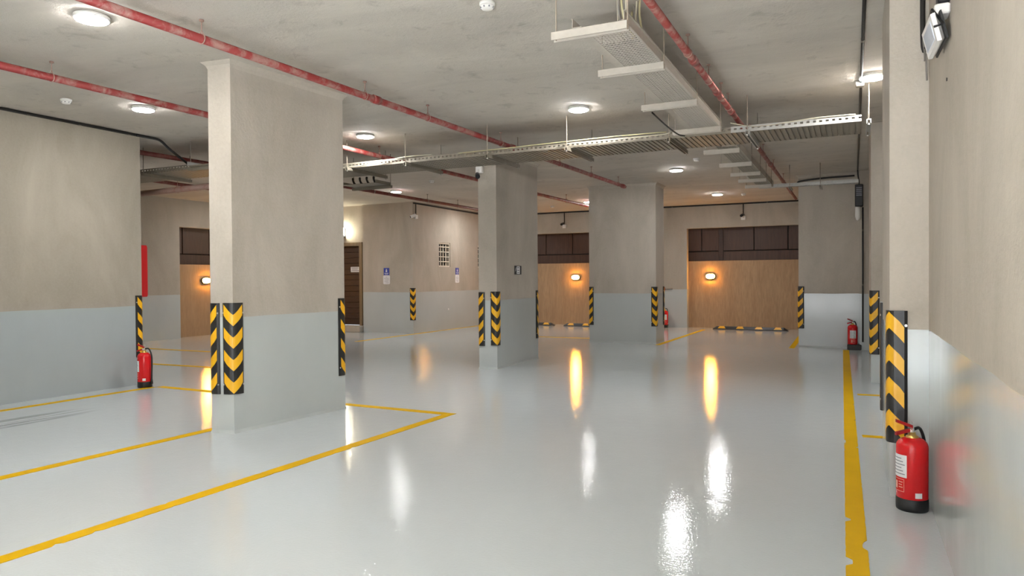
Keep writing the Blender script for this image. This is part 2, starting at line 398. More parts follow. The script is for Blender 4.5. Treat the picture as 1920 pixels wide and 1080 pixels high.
s = obj('notice', MB().bbox(-12.03, -11.74, 15.168, 15.181, 1.56, 1.70, 0.004), 'label', d)
m = MB()
for k, (a, b) in enumerate(((-12.0, -11.78), (-11.99, -11.80), (-12.0, -11.76))): m.box(a, b, 15.1655, 15.168, 1.665-k*0.037, 1.68-k*0.037)
obj('print', m, 'ink', s)
tag(obj('door_step', MB().bbox(DX0-0.1, DX1+0.06, 14.86, 15.1, 0, 0.155, 0.012), 'plain', None, ((DX0+DX1)/2, 14.98, 0)), 'pale low concrete step in front of the dark brown door', 'step', None, 'structure')

# grilled windows in the corner block
def grille(n, y0, y1, label):
    w_ = bpy.data.objects.new('window_%d' % n, None); COL.objects.link(w_); w_.location = (BX, (y0+y1)/2, WZ0); tag(w_, label, 'window', None, 'structure')
    m = MB(); f = 0.035
    m.box(BX-0.14, BX-0.02, y0, y0+f, WZ0, WZ1); m.box(BX-0.14, BX-0.02, y1-f, y1, WZ0, WZ1); m.box(BX-0.14, BX-0.02, y0+f, y1-f, WZ0, WZ0+f); m.box(BX-0.14, BX-0.02, y0+f, y1-f, WZ1-f, WZ1)
    obj('window_frame', m, 'grille', w_)
    for k in range(3):
        y = y0+f+(y1-y0-2*f)*(k+1)/4
        obj('vertical_bar', MB().box(BX-0.06, BX-0.042, y-0.014, y+0.014, WZ0+f, WZ1-f), 'grille', w_)
    for k in range(4):
        z = WZ0+f+(WZ1-WZ0-2*f)*(k+0.8)/4.4
        obj('horizontal_bar', MB().box(BX-0.042, BX-0.026, y0+f, y1-f, z-0.011, z+0.011), 'grille', w_)
    obj('shutter', MB().box(BX-0.2, BX-0.16, y0, y1, WZ0, WZ1), 'void', w_)
grille(1, WY0, WY1, 'small cream window grille with dark gaps beside blue topped sign')
grille(2, VY0, VY1, 'second cream window grille mostly hidden behind the middle pillar')

# ------------------------------------------------------------------ yellow floor lines
def line(label, a, b, wd=0.1, group='yellow floor lines', chips=False, z=0.0025, notches=()):
    a, b = Vector((*a, 0)), Vector((*b, 0)); t = (b-a).normalized(); n = Vector((-t.y, t.x, 0)); L = (b-a).length
    m = MB()
    if chips:      # ragged edge where the paint has chipped off
        N = int(L/0.03); left, right = [], []
        for i in range(N+1):
            e = lambda: 0.0012*random.uniform(-1, 1) + (-0.022*random.random() if random.random() < 0.025 else 0)
            p = a + t*(L*i/N); el, er = e(), e()
            for yc, sd_, dp, hw in notches:
                if abs(p.y-yc) < hw: el, er = (el-dp, er) if sd_ > 0 else (el, er-dp)
            left.append(p + n*(wd/2+el)); right.append(p - n*(wd/2+er))
        vs = left + right + [v + Vector((0,0,z)) for v in left + right]; k = N+1; fs = []
        for i in range(N):
            fs += [(2*k+i, 2*k+i+1, 3*k+i+1, 3*k+i)[::-1], (i, i+1, 2*k+i+1, 2*k+i)[::-1], (k+i, k+i+1, 3*k+i+1, 3*k+i)]
        m.add(vs, fs)
    else:
        c = [a+n*wd/2, a-n*wd/2, b-n*wd/2, b+n*wd/2]; m.prism([(p.x, p.y) for p in c], 0, z)
    return tag(obj('floor_line', m, 'line', None, (a+b)/2), label, 'floor line', group)
line('long yellow bay line in front of the nearest pillar', (-3.80, 0.6), (-3.665, 6.21), chips=True)
line('yellow bay end line running behind the nearest pillar to the left extinguisher', (-3.72, 6.16), (-8.05, 6.27), z=0.003)
line('yellow bay line ending at the base of the nearest pillar', (-5.38, 1.4), (-5.285, 4.75), chips=True)
line('yellow line along the foot of the left wall', (-8.165, 1.4), (-8.10, 6.22))
line('wide worn yellow line beside the right wall piers', (0.052, 1.0), (-0.125, 14.45), 0.1, chips=True, notches=((4.37, 1, 0.028, 0.035), (3.97, -1, 0.022, 0.05), (3.72, 1, 0.03, 0.045), (6.45, 1, 0.012, 0.05)))
line('short yellow tick between the worn line and the nearest pier', (0.068, 6.72), (XR-0.01, 6.75), 0.09)
line('short yellow tick between the worn line and the second pier', (0.04, 9.06), (XR-0.01, 9.10), 0.09)
line('yellow bay line running back from the wide pillar to the right recess', (-3.56, 14.2), (-3.5, 18.75))
line('yellow bay line running back beside the far shiny based pillar', (-1.06, 14.45), (-1.10, 18.75))
line('faint yellow line along the foot of the grilled wall', (-9.86, 12.6), (-9.80, 19.2))
line('faint yellow line between the middle and wide pillars', (-7.0, 15.2), (-5.2, 15.2))
line('faint yellow line across the floor in the far left bay', (-13.4, 9.75), (-10.6, 9.75))
line('faint yellow line across the floor behind the left extinguisher', (-10.6, 7.95), (-8.9, 8.0))

# ------------------------------------------------------------------ corner guards
def guard(label, corner, dA, dB, z0, inv=False, hgt=0.812, wing=0.097):
    """L-section rubber guard around a corner; dA and dB run from the corner along its two faces"""
    C = Vector((*corner, 0)); A = Vector((*dA, 0)).normalized(); B = Vector((*dB, 0)).normalized()
    t = thing('corner_guard', label, 'corner guard', (corner[0], corner[1], z0), 'black and yellow corner guards')
    th = 0.018; rad = 0.055
    nA, nB = -B, -A
    def prof(off):      # outer path from the end of wing A, round the corner, to the end of wing B
        pts = [(C + A*wing + nA*off*0.55, nA), (C + A*(wing-0.018) + nA*off, nA), (C + A*(wing*0.55) + nA*off, nA)]
        q = C + A*(rad-th) + B*(rad-th)
        for k in range(7):
            an = k/6*pi/2; dr = nA*cos(an) + nB*sin(an); pts.append((q + dr*(rad-th+off), dr))
        pts += [(C + B*(wing*0.55) + nB*off, nB), (C + B*(wing-0.018) + nB*off, nB), (C + B*wing + nB*off*0.55, nB)]
        return [p for p, _ in pts]
    out = prof(th); inn = [C + B*wing + nB*0.0008, C + nA*0.0008 + nB*0.0008, C + A*wing + nA*0.0008]
    ring = out + inn; m = MB()
    flip = (A.cross(B)).z > 0
    ring = ring if flip else ring[::-1]
    m.rings([[p + Vector((0, 0, z0)) for p in ring], [p + Vector((0, 0, z0+hgt)) for p in ring]], smooth=False)
    obj('body', m, 'rubber', t)
    # chevrons follow the outer surface
    path = prof(th+0.0012)[1:-1]; cum = [0.0]
    for a, b in zip(path, path[1:]): cum.append(cum[-1] + (b-a).length)
    half = cum[-1]/2
    for k in range(4):
        m = MB(); lo, hi = [], []
        for p, s in zip(path, cum):
            d_ = abs(s-half)/half
            zb = 0.006 + k*0.2 + 0.085*d_ + (0.012 if d_ > 0.95 else 0); zt = 0.006 + k*0.2 + 0.100 + 0.092*d_**1.15
            if inv: zb, zt = hgt-zt, hgt-zb
            lo.append(p + Vector((0,0,z0+zb))); hi.append(p + Vector((0,0,z0+zt)))
        n = len(path); fs = [(i, i+1, n+i+1, n+i) for i in range(n-1)]
        if not flip: fs = [f[::-1] for f in fs]
        m.add(lo+hi, fs)
        obj('chevron', m, 'film', t)
    for z in (0.085, hgt-0.09):
        for p, nn in ((C + A*(wing-0.009) + nA*th*0.75, nA), (C + B*(wing-0.009) + nB*th*0.75, nB)):
            m = MB(); e = [p + nn*h_ + Vector((0,0,z0+z)) for h_ in (0, 0.006)]
            m.tube(e, 0.008, 8); obj('bolt', m, 'steel', t)
    return t
def unit(a, b): v = Vector((b[0]-a[0], b[1]-a[1])); v.normalize(); return (v.x, v.y)
guard('chevron corner guard on the front right corner of the nearest pillar', P1[1], unit(P1[1], P1[0]), unit(P1[1], P1[2]), 0.350)
guard('striped corner guard on the front left corner of the nearest pillar', P1[0], unit(P1[0], P1[3]), unit(P1[0], P1[1]), 0.348)
guard('striped corner guard on the back right corner of the nearest pillar', P1[2], unit(P1[2], P1[1]), unit(P1[2], P1[3]), 0.355)
guard('striped corner guard on the left wall end above a red extinguisher', (XL, 6.37), (0, -1), (-1, 0), 0.36)
guard('chevron corner guard on the corner between the two blue topped signs', (BX, 15.0), (-1, 0), (0, 1), 0.33)
guard('striped corner guard on the front left corner of the middle pillar', P2[0], unit(P2[0], P2[3]), unit(P2[0], P2[1]), 0.345)
guard('chevron corner guard on the front right corner of the middle pillar', P2[1], unit(P2[1], P2[0]), unit(P2[1], P2[2]), 0.355)
guard('thin looking corner guard on the back right corner of the middle pillar', P2[2], unit(P2[2], P2[1]), unit(P2[2], P2[3]), 0.345)
guard('striped corner guard on the left corner of the wide far pillar', P3[0], unit(P3[0], P3[3]), unit(P3[0], P3[1]), 0.36)
guard('striped corner guard on the front right corner of the wide far pillar', P3[1], unit(P3[1], P3[0]), unit(P3[1], P3[2]), 0.36)
guard('sliver of corner guard on the back right corner of the wide far pillar', P3[2], unit(P3[2], P3[1]), unit(P3[2], P3[3]), 0.36)
guard('striped corner guard on the far pillar with the shiny painted base', P4[0], (0, 1), (1, 0), 0.36)
guard('striped corner guard on the second pier of the right wall', (0.20, 10.12), (0, 1), (1, 0), 0.365)
guard('largest corner guard, on the nearest pier with arrows pointing up', (0.20, 4.95), (0, 1), (1, 0), 0.335, True)
guard('narrow seen corner guard on the back edge of the nearest pier', (0.20, 6.12), (-0.0, -1), (1, 0), 0.346, True)

# ------------------------------------------------------------------ fire extinguishers
def extinguisher(label, x, y, hgt, r, face, stand=False, hose=1, ha=R(50)):
    """face = compass angle (rad) the label looks to"""
    t = thing('fire_extinguisher', label, 'fire extinguisher', (x, y, 0), 'red fire extinguishers')
    z0 = 0.0
    s = hgt/0.50
    if stand:
        m = MB(); m.bbox(x-r*1.05, x+r*1.75, y-r*1.1, y+r*1.1, 0.0, 0.10, 0.01); obj('stand', m, 'black', t); z0 = 0.02
    else:
        obj('skirt', MB().lathe([(r*0.96, 0), (r*1.0, 0.004), (r*1.015, 0.02), (r*1.015, 0.068*s), (r*0.99, 0.072*s)], (x, y, 0), 32), 'black', t)
    zb = 0.07*s if not stand else 0.101; zs = 0.365*s
    prof = [(r*0.97, zb), (r, zb+0.004), (r, zs)] + [(r*(0.32 + 0.68*cos(a)), zs + 0.055*s*sin(a)) for a in [k*pi/2/7 for k in range(1, 8)]]
    obj('cylinder', MB().lathe(prof, (x, y, 0), 36), 'red', t)
    zn = zs + 0.055*s
    obj('collar', MB().lathe([(r*0.40, zn-0.006), (r*0.40, zn+0.008*s), (r*0.24, zn+0.014*s), (r*0.2, zn+0.03*s)], (x, y, 0), 20), 'brass', t)
    v = obj('valve', MB().lathe([(r*0.13, zn+0.02*s), (r*0.14, zn+0.03*s), (r*0.14, zn+0.05*s), (r*0.09, zn+0.058*s)], (x, y, 0), 16), 'steel', t)
    obj('gauge', MB().lathe([(0.010, 0), (0.010, 0.008)], (x+0.014*cos(face), y+0.014*sin(face), zn+0.04*s), 14, 'y'), 'white', v)
    # levers run out to the left of the label
    la = R(200); ux, uy = cos(la), sin(la)
    def lever(zA, zB, L):
        m = MB(); n = Vector((-uy, ux, 0))*0.011; p0 = Vector((x, y, zA)) ; p1 = Vector((x+ux*L, y+uy*L, zB)); up = Vector((0,0,0.009*s))
        m.add([p0-n-up, p0+n-up, p1+n-up, p1-n-up, p0-n+up, p0+n+up, p1+n+up, p1-n+up], [(0,3,2,1),(4,5,6,7),(0,1,5,4),(1,2,6,5),(2,3,7,6),(3,0,4,7)])
        return m
    obj('squeeze_lever', lever(zn+0.062*s, zn+0.095*s, r*1.05), 'red_box', t)
    obj('carry_handle', lever(zn+0.045*s, zn+0.02*s, r*1.1), 'red_box', t)
    ring = MB(); c = Vector((x, y, zn+0.075*s)); pts = [c + Vector((-uy*0.014*cos(a), ux*0.014*cos(a), 0.014*sin(a)+0.008)) for a in [2*pi*k/10 for k in range(10)]]
    ring.tube(pts+[pts[0]], 0.002, 5, caps=False); obj('safety_pin', ring, 'steel', t)
    # hose
    hx, hy = cos(ha), sin(ha)
    pts = smooth_path([(x+hx*r*0.15, y+hy*r*0.15, zn+0.045*s), (x+hx*r*0.75, y+hy*r*0.75, zn+0.045*s), (x+hx*r*1.18, y+hy*r*1.18, zn-0.03*s), (x+hx*r*1.24, y+hy*r*1.24, zs-0.08*s), (x+hx*r*1.2, y+hy*r*1.2, zb+0.1*s), (x+hx*r*1.18, y+hy*r*1.18, zb+0.03*s)], 5)
    hs = obj('hose', MB().tube(pts, 0.009*s, 8), 'black', t)
    obj('nozzle', MB().tube([pts[-1], pts[-1]+Vector((0, 0, -0.055*s))], [0.011*s, 0.016*s], 8), 'black', hs)
    # curved labels
    def patch(a0, a1, za, zb_, off, n=10):
        m = MB(); lo, hi = [], []
        for k in range(n+1):
            a = a0 + (a1-a0)*k/n; lo.append((x+(r+off)*cos(a), y+(r+off)*sin(a), za)); hi.append((x+(r+off)*cos(a), y+(r+off)*sin(a), zb_))
        m.add(lo+hi, [(i, i+1, n+2+i, n+1+i) for i in range(n)], True); return m
    lb = obj('label', patch(face-0.62, face+0.62, 0.195*s, 0.325*s, 0.0012), 'label', t)
    m = MB()
    for k in range(6):
        q = patch(face-0.5, face+0.5-0.12*(k % 3), (0.212+k*0.018)*s, (0.217+k*0.018)*s, 0.0022, 6); m.add(q.v, q.f)
    obj('print', m, 'ink', lb)
    m = MB()
    for (a0, a1, za, zb_) in ((-.45, -.42, .112, .185), (.42, .45, .112, .185), (-.45, .45, .112, .115), (-.45, .45, .182, .185), (-.35, -.1, .125, .17), (0.02, .35, .165, .17), (0.02, .3, .15, .155), (0.02, .35, .135, .14)):
        q = patch(face+a0, face+a1, za*s, zb_*s, 0.0014, 6); m.add(q.v, q.f)
    obj('pictogram_panel', m, 'ink_red', t)
    obj('small_sticker', patch(face+1.35*hose-0.22, face+1.35*hose+0.22, 0.085*s, 0.115*s, 0.0012, 6), 'label', t)
    return t
extinguisher('largest red extinguisher, on the floor beside the nearest pier', 0.308, 4.73, 0.50, 0.084, R(212), ha=R(48))
extinguisher('red extinguisher with black hose at the end of the left wall', -8.20, 6.17, 0.53, 0.085, R(240), ha=R(15))
extinguisher('smallest looking red extinguisher, far off behind the wide pillar', -4.62, 19.2, 0.55, 0.085, R(285))
extinguisher('red extinguisher on a black stand before the shiny based pillar', -0.015, 14.60, 0.55, 0.085, R(275), stand=True)

# bracket above the far extinguisher
t = thing('wall_bracket', 'small red bracket with a thin black bar above the farthest extinguisher', 'bracket', (-4.70, YB, 1.03))
obj('plate', MB().bbox(-4.74, -4.66, YB-0.03, YB, 1.0, 1.1, 0.006), 'red_box', t)
obj('bar', MB().tube([(-4.68, YB-0.03, 1.03), (-4.44, YB-0.05, 1.045)], 0.008, 8), 'black', t)

# ------------------------------------------------------------------ wheel stops
def wheel_stop(label, x0, x1, y0, y1):
    t = thing('wheel_stop', label, 'wheel stop', ((x0+x1)/2, (y0+y1)/2, 0), 'black and yellow wheel stops')
    a = Vector((x0, y0, 0)); b = Vector((x1, y1, 0)); u = (b-a).normalized(); n = Vector((-u.y, u.x, 0)); L = (b-a).length
    pr = [(-0.08, 0), (-0.075, 0.02), (-0.045, 0.078), (0.045, 0.078), (0.075, 0.02), (0.08, 0)]
    def sec(s, k=1.0): return [a + u*s + n*p + Vector((0, 0, z*k)) for p, z in pr]
    obj('body', MB().rings([sec(0, 0.25), sec(0.10), sec(L-0.10), sec(L, 0.25)], smooth=False), 'rubber', t)
    pf = [(-0.0735, 0.028), (-0.047, 0.0795), (0.047, 0.0795), (0.0735, 0.028)]
    for k in range(4):
        c = L*(k+0.5)/4; m = MB()
        lo = [a + u*(c + (-0.10 if z < 0.05 else -0.06)) + n*p + Vector((0, 0, z)) for p, z in pf]
        hi = [a + u*(c + (0.10 if z < 0.05 else 0.06)) + n*p + Vector((0, 0, z)) for p, z in pf]
        m.rings([lo, hi], smooth=False); obj('reflector', m, 'film', t)
    return t
wheel_stop('whole wheel stop in front of the right recess', -3.32, -1.47, 19.12, 18.98)
wheel_stop('wheel stop in the middle recess, one end behind the wide pillar', -7.45, -5.65, 18.95, 18.9)
wheel_stop('wheel stop just showing past the middle pillar', -9.6, -7.78, 19.0, 19.0)

# ------------------------------------------------------------------ ceiling lamps, detectors
def ceiling_lamp(label, x, y, r=0.112):
    t = thing('ceiling_lamp', label, 'ceiling lamp', (x, y, H), 'round white ceiling lamps')
    obj('housing', MB().lathe([(r*1.02, 0), (r*1.07, -0.004), (r*1.07, -0.026), (r*0.99, -0.031)], (x, y, H), 32), 'white', t)
    obj('diffuser', MB().lathe([(r*0.98, -0.030), (r*0.97, -0.035), (r*0.9, -0.039), (r*0.5, -0.042), (0.001, -0.043)], (x, y, H), 32), 'lamp', t)
    return t
for lab, x, y in (('nearest ceiling lamp, left of the front red pipe', -5.01, 3.38), ('ceiling lamp near the left wall, behind the second red pipe', -7.14, 5.40),
                  ('ceiling lamp just right of the nearest pillar', -5.885, 7.755), ('ceiling lamp before the long cable tray, in mid ceiling', -2.814, 7.642),
                  ('ceiling lamp beside the top of the nearest right pier', 0.165, 7.715), ('ceiling lamp beyond the tray, left of the middle pillar', -9.01, 12.95),
                  ('ceiling lamp beyond the tray, left of the step like tray supports', -2.855, 12.77), ('ceiling lamp closest to the right brown recess', -2.843, 16.95),
                  ('ceiling lamp half hidden by the wide far pillar', -6.02, 17.02)):
    ceiling_lamp(lab, x, y)
for lab, x, y in (('ceiling lamp hidden in the bay behind the left wall', -11.3, 8.1), ('ceiling lamp hidden behind the nearest pillar, by the door', -12.6, 12.9), ('added unseen ceiling lamp above the camera, over the long yellow line', -2.83, 2.4), ('ceiling lamp hidden behind the middle pillar, by the grilled wall', -8.9, 17.0)):  # the lamp above the camera is an unseen addition to brighten the near floor
    ceiling_lamp(lab, x, y)
def detector(label, x, y):
    t = thing('smoke_detector', label, 'smoke detector', (x, y, H), 'white smoke detectors')
    obj('base', MB().lathe([(0.055, 0), (0.055, -0.016), (0.050, -0.02)], (x, y, H), 24), 'white', t)
    obj('sensor_head', MB().lathe([(0.049, -0.019), (0.048, -0.034), (0.036, -0.048), (0.001, -0.052)], (x, y, H), 24), 'white', t)
    m = MB()
    for k in range(8):
        a = 2*pi*k/8; c = Vector((x+0.0455*cos(a), y+0.0455*sin(a), H-0.036)); m.box(c.x-0.004, c.x+0.004, c.y-0.004, c.y+0.004, c.z-0.005, c.z+0.005)
    obj('vents', m, 'ink', t)
for lab, x, y in (('largest smoke detector, at the top edge before the mid lamps', -2.32, 4.46), ('smoke detector near the left wall and its black cable', -7.54, 4.79),
                  ('smoke detector left of the middle pillar', -7.45, 11.92), ('smoke detector right of the far lamp, past the long tray', -2.307, 11.79),
                  ('smoke detector above the camera of the right recess', -2.306, 17.28), ('smoke detector above the camera of the middle recess', -7.262, 17.66)):
    detector(lab, x, y)

# ------------------------------------------------------------------ red sprinkler pipes
def pipe(label, pts, r, mat, hangers, caps=()):
    c = Vector(pts[0]).lerp(Vector(pts[-1]), 0.5)
    t = thing('sprinkler_pipe', label, 'pipe', c, 'red sprinkler pipes')
    obj('pipe_run', MB().tube(pts, r, 14, smooth=True), mat, t)
    a, b = Vector(pts[0]), Vector(pts[-1])
    for s in hangers:
        p = a.lerp(b, s); u = (b-a).normalized(); n = Vector((-u.y, u.x, 0))
        m = MB(); q = [p + n*(r+0.004)*cos(k*2*pi/14) + Vector((0, 0, (r+0.004)*sin(k*2*pi/14))) for k in range(15)]
        m.tube(q, 0.0045, 5, caps=False)
        top = p + Vector((0, 0, r+0.03))
        m.tube([p + n*r*0.8 + Vector((0,0,r*0.6)), top], 0.004, 5); m.tube([p - n*r*0.8 + Vector((0,0,r*0.6)), top], 0.004, 5)
        m.tube([top - Vector((0,0,0.01)), Vector((p.x, p.y, H))], 0.005, 6)
        m.lathe([(0.018, 0), (0.018, -0.012), (0.008, -0.016)], (p.x, p.y, H), 10)
        obj('hanger', m, 'pipe_pink' if mat != 'pipe_dark' else 'rod', t)
    for s in caps:
        p = a.lerp(b, s); u = (b-a).normalized()
        obj('coupling', MB().tube([p-u*0.05, p+u*0.05], r*1.28, 14), mat, t)
    return t
def on(a, b, s): return tuple(Vector(a).lerp(Vector(b), s))
A0, A1 = (-4.42, 2.2, 3.16), (-4.05, 13.6, 3.15)
pipe('front red sprinkler pipe crossing above the nearest pillar', [A0, A1], 0.033, 'pipe', [0.14, 0.305, 0.40, 0.55, 0.72, 0.84, 0.965], (0.32, 0.58, 0.99))
B0, B1 = (-6.42, 2.2, 3.16), (-5.95, 16.9, 3.15)
pipe('second red sprinkler pipe, passing behind the nearest pillar', [B0, B1], 0.033, 'pipe', [0.117, 0.3, 0.43, 0.535, 0.65, 0.78, 0.9], (0.5,))
C0, C1 = (-1.19, 2.6, 3.15), (-1.19, 17.6, 3.15)
pipe('right hand red sprinkler pipe beside the near cable tray', [C0, C1], 0.029, 'pipe_dusky', [0.21, 0.27, 0.315, 0.345, 0.46, 0.56, 0.66, 0.78, 0.9], (0.225, 0.30, 0.36, 0.63))
D0, D1 = (-8.83, 9.6, 3.15), (-8.70, 18.6, 3.15)
pipe('dull red sprinkler pipe alongside the grilled wall', [D0, D1], 0.033, 'pipe_dark', [0.25, 0.47, 0.62, 0.8])
pipe('pale pink pipe crossing the far left bay', [(-13.9, 9.62, 3.09), (-9.2, 9.25, 3.09)], 0.055, 'pipe_pink', [0.2, 0.5, 0.78])
pipe('dark red pipe running back over the far left bay', [(-11.62, 6.6, 3.22), (-11.85, 14.4, 3.22)], 0.033, 'pipe_dark', [0.3, 0.5, 0.8])
pipe('dark red pipe just behind the end of the left wall', [(-9.05, 6.35, 3.17), (-8.95, 9.0, 3.17)], 0.033, 'pipe_dark', [0.1, 0.6])

# ------------------------------------------------------------------ cable trays
def perforated(m, x0, x1, y0, y1, z, px, py, hole=0.62):
    nx, ny = max(1, round((x1-x0)/px)), max(1, round((y1-y0)/py)); px, py = (x1-x0)/nx, (y1-y0)/ny
    for i in range(nx):
        for j in range(ny):
            cx, cy = x0+(i+.5)*px, y0+(j+.5)*py
            o = [(cx-px/2, cy-py/2, z), (cx+px/2, cy-py/2, z), (cx+px/2, cy+py/2, z), (cx-px/2, cy+py/2, z)]
            h_ = [(cx-px/2*hole, cy-py/2*hole, z+0.004), (cx+px/2*hole, cy-py/2*hole, z+0.004), (cx+px/2*hole, cy+py/2*hole, z+0.004), (cx-px/2*hole, cy+py/2*hole, z+0.004)]
            m.add(o+h_, [(0,4,5,1), (1,5,6,2), (2,6,7,3), (3,7,4,0)])
def rail_y(x, y0, y1, z, h_, th=0.003, slots=0.05, inward=1):
    m = MB(); m.box(x-th/2, x+th/2, y0, y1, z, z+h_); m.box(min(x, x+inward*0.014), max(x, x+inward*0.014), y0, y1, z+h_-th, z+h_); return m
def channel(a, b, wd, ht, th=0.004):
    """inverted C channel from a to b (top centre line)"""
    a, b = Vector(a), Vector(b); u = (b-a).normalized(); n = Vector((-u.y, u.x, 0)); m = MB()
    def sec(p):
        return [p-n*wd/2, p-n*wd/2-Vector((0,0,ht)), p-n*(wd/2-th*2)-Vector((0,0,ht)), p-n*(wd/2-th*2)-Vector((0,0,th*2)),
                p+n*(wd/2-th*2)-Vector((0,0,th*2)), p+n*(wd/2-th*2)-Vector((0,0,ht)), p+n*wd/2-Vector((0,0,ht)), p+n*wd/2]
    m.rings([sec(a), sec(b)], smooth=False); return m
# near tray running towards the long one
TA = thing('cable_tray', 'near perforated cable tray running away overhead from the top edge', 'cable tray', (-1.44, 6.0, 2.98))
zA = 2.985; xa0, xa1, ya0, ya1 = -1.645, -1.30, 4.36, 7.99
m = MB(); perforated(m, xa0+0.062, xa1-0.018, ya0, ya1, zA, 0.0245, 0.040, 0.58)
m.box(xa0, xa0+0.062, ya0, ya1, zA-0.002, zA+0.002); m.box(xa1-0.018, xa1, ya0, ya1, zA-0.002, zA+0.002)
bed = obj('tray_bed', m, 'tray', TA)
m = MB()
for k in range(10): m.tube([(xa0+0.035+k*0.031, ya0+0.5, zA+0.022), (xa0+0.035+k*0.031+0.006*sin(k*2), 6.2, zA+0.022), (xa0+0.035+k*0.031, ya1-0.03, zA+0.022)], 0.0155, 7)
fl_ = obj('cable_fill', m, 'wire_g', TA); fl_['kind'] = 'stuff'
obj('side_rail', rail_y(xa0, ya0, ya1, zA, 0.06, inward=-1), 'tray', TA); obj('side_rail', rail_y(xa1, ya0, ya1, zA, 0.06), 'tray', TA)
for y in (4.40, 5.36, 6.62, 7.90):
    obj('support_bar', channel((-1.80, y, zA-0.001), (-1.285, y, zA-0.001), 0.06, 0.052), 'tray', TA)
    for x in (-1.775, -1.288):
        obj('hanger_rod', MB().tube([(x, y, zA-0.05), (x, y, H)], 0.005, 6), 'rod_pink', TA)
for y, x in ((4.9, -1.3), (5.9, -1.58)): pass
# long tray across the garage
TB = thing('cable_tray', 'long slatted cable tray hung across the whole garage', 'cable tray', (-3.6, 8.25, 2.93))
zB = 2.925; xb0, xb1, yb0, yb1 = -7.55, 0.075, 8.02, 8.74
m = MB(); n_s = int((xb1-xb0)/0.055)
for k in range(n_s):
    x = xb0 + (xb1-xb0)*(k+.5)/n_s
    m.box(x-0.019, x+0.019, yb0, yb1, zB, zB+0.012)
s_ = obj('slats', m, 'tray_dark', TB); s_['kind'] = 'stuff'
m = MB(); m.box(xb0, xb1, yb0, yb1, zB+0.0125, zB+0.016); obj('tray_bed', m, 'tray_dark', TB)
def rail_x(y, x0, x1, z, h_, inward=1, slot=0.06):
    m = MB(); th = 0.003; zs0, zs1 = z+h_*0.45, z+h_*0.72
    m.box(x0, x1, y-th/2, y+th/2, z, zs0); m.box(x0, x1, y-th/2, y+th/2, zs1, z+h_); m.box(x0, x1, min(y, y+inward*0.014), max(y, y+inward*0.014), z+h_-th, z+h_)
    n = max(1, int((x1-x0)/slot)); p = (x1-x0)/n
    for k in range(n): m.box(x0+k*p, x0+k*p+p*0.55, y-th/2, y+th/2, zs0, zs1)
    return m
obj('side_rail', rail_x(yb0, xb0, -1.20, zB, 0.062), 'tray_dark', TB)
tag(obj('side_rail', rail_x(yb0, -1.20, xb1, zB, 0.066), 'galv', TB), 'bright galvanised slotted end of the side rail')
obj('side_rail', rail_x(yb1, xb0, xb1, zB, 0.062, -1), 'tray_dark', TB)
for x in (-6.35, -5.38, -4.15, -3.08, -1.86, -1.02, 0.14):
    y1_ = 8.88 if x < 0.1 else 8.62
    obj('support_bar', channel((x, 7.93, zB-0.001), (x, y1_, zB-0.001), 0.042, 0.042), 'galv' if x > -1.2 else 'tray_dark', TB)
    for y in (7.95, y1_-0.02):
        rd = obj('hanger_rod', MB().tube([(x, y, zB-0.06), (x, y, H)], 0.0055, 6), 'rod_pink' if y < 8 else 'rod', TB)
        obj('nut', MB().lathe([(0.011, 0), (0.011, 0.012)], (x, y, zB-0.056), 6, smooth=False), 'steel', rd)
# continuation beyond
TC = thing('cable_tray', 'far cable tray continuing beyond the long tray with step like supports', 'cable tray', (-1.35, 10.8, 2.93))
zC = 2.935; m = MB(); perforated(m, -1.50, -1.26, 8.9, 13.2, zC, 0.035, 0.035); obj('tray_bed', m, 'tray_dark', TC)
obj('side_rail', rail_y(-1.50, 8.9, 13.2, zC, 0.06, inward=-1), 'tray', TC); obj('side_rail', rail_y(-1.26, 8.9, 13.2, zC, 0.09), 'tray', TC)
for y in (9.05, 10.2, 11.2, 12.0, 12.8):
    obj('support_bar', channel((-1.68, y, zC-0.001), (-1.25, y, zC-0.001), 0.055, 0.05), 'tray', TC)
    for x in (-1.66, -1.252): obj('hanger_rod', MB().tube([(x, y, zC-0.05), (x, y, H)], 0.005, 6), 'rod', TC)
TD = thing('cable_tray', 'narrow slotted tray running to the far right pillar', 'cable tray', (-0.7, 13.3, 2.93))
m = MB(); perforated(m, -1.52, 0.08, 13.3, 13.45, zC, 0.05, 0.05); obj('tray_bed', m, 'galv', TD)
obj('side_rail', rail_x(13.3, -1.52, 0.08, zC, 0.055), 'galv', TD); obj('side_rail', rail_x(13.45, -1.52, 0.08, zC, 0.055, -1), 'galv', TD)
for x in (-1.0, -0.51):
    obj('support_bar', channel((x, 13.22, zC-0.001), (x, 13.75, zC-0.001), 0.04, 0.04), 'galv', TD)
    obj('hanger_rod', MB().tube([(x, 13.25, zC-0.05), (x, 13.25, H)], 0.006, 6), 'rod', TD)
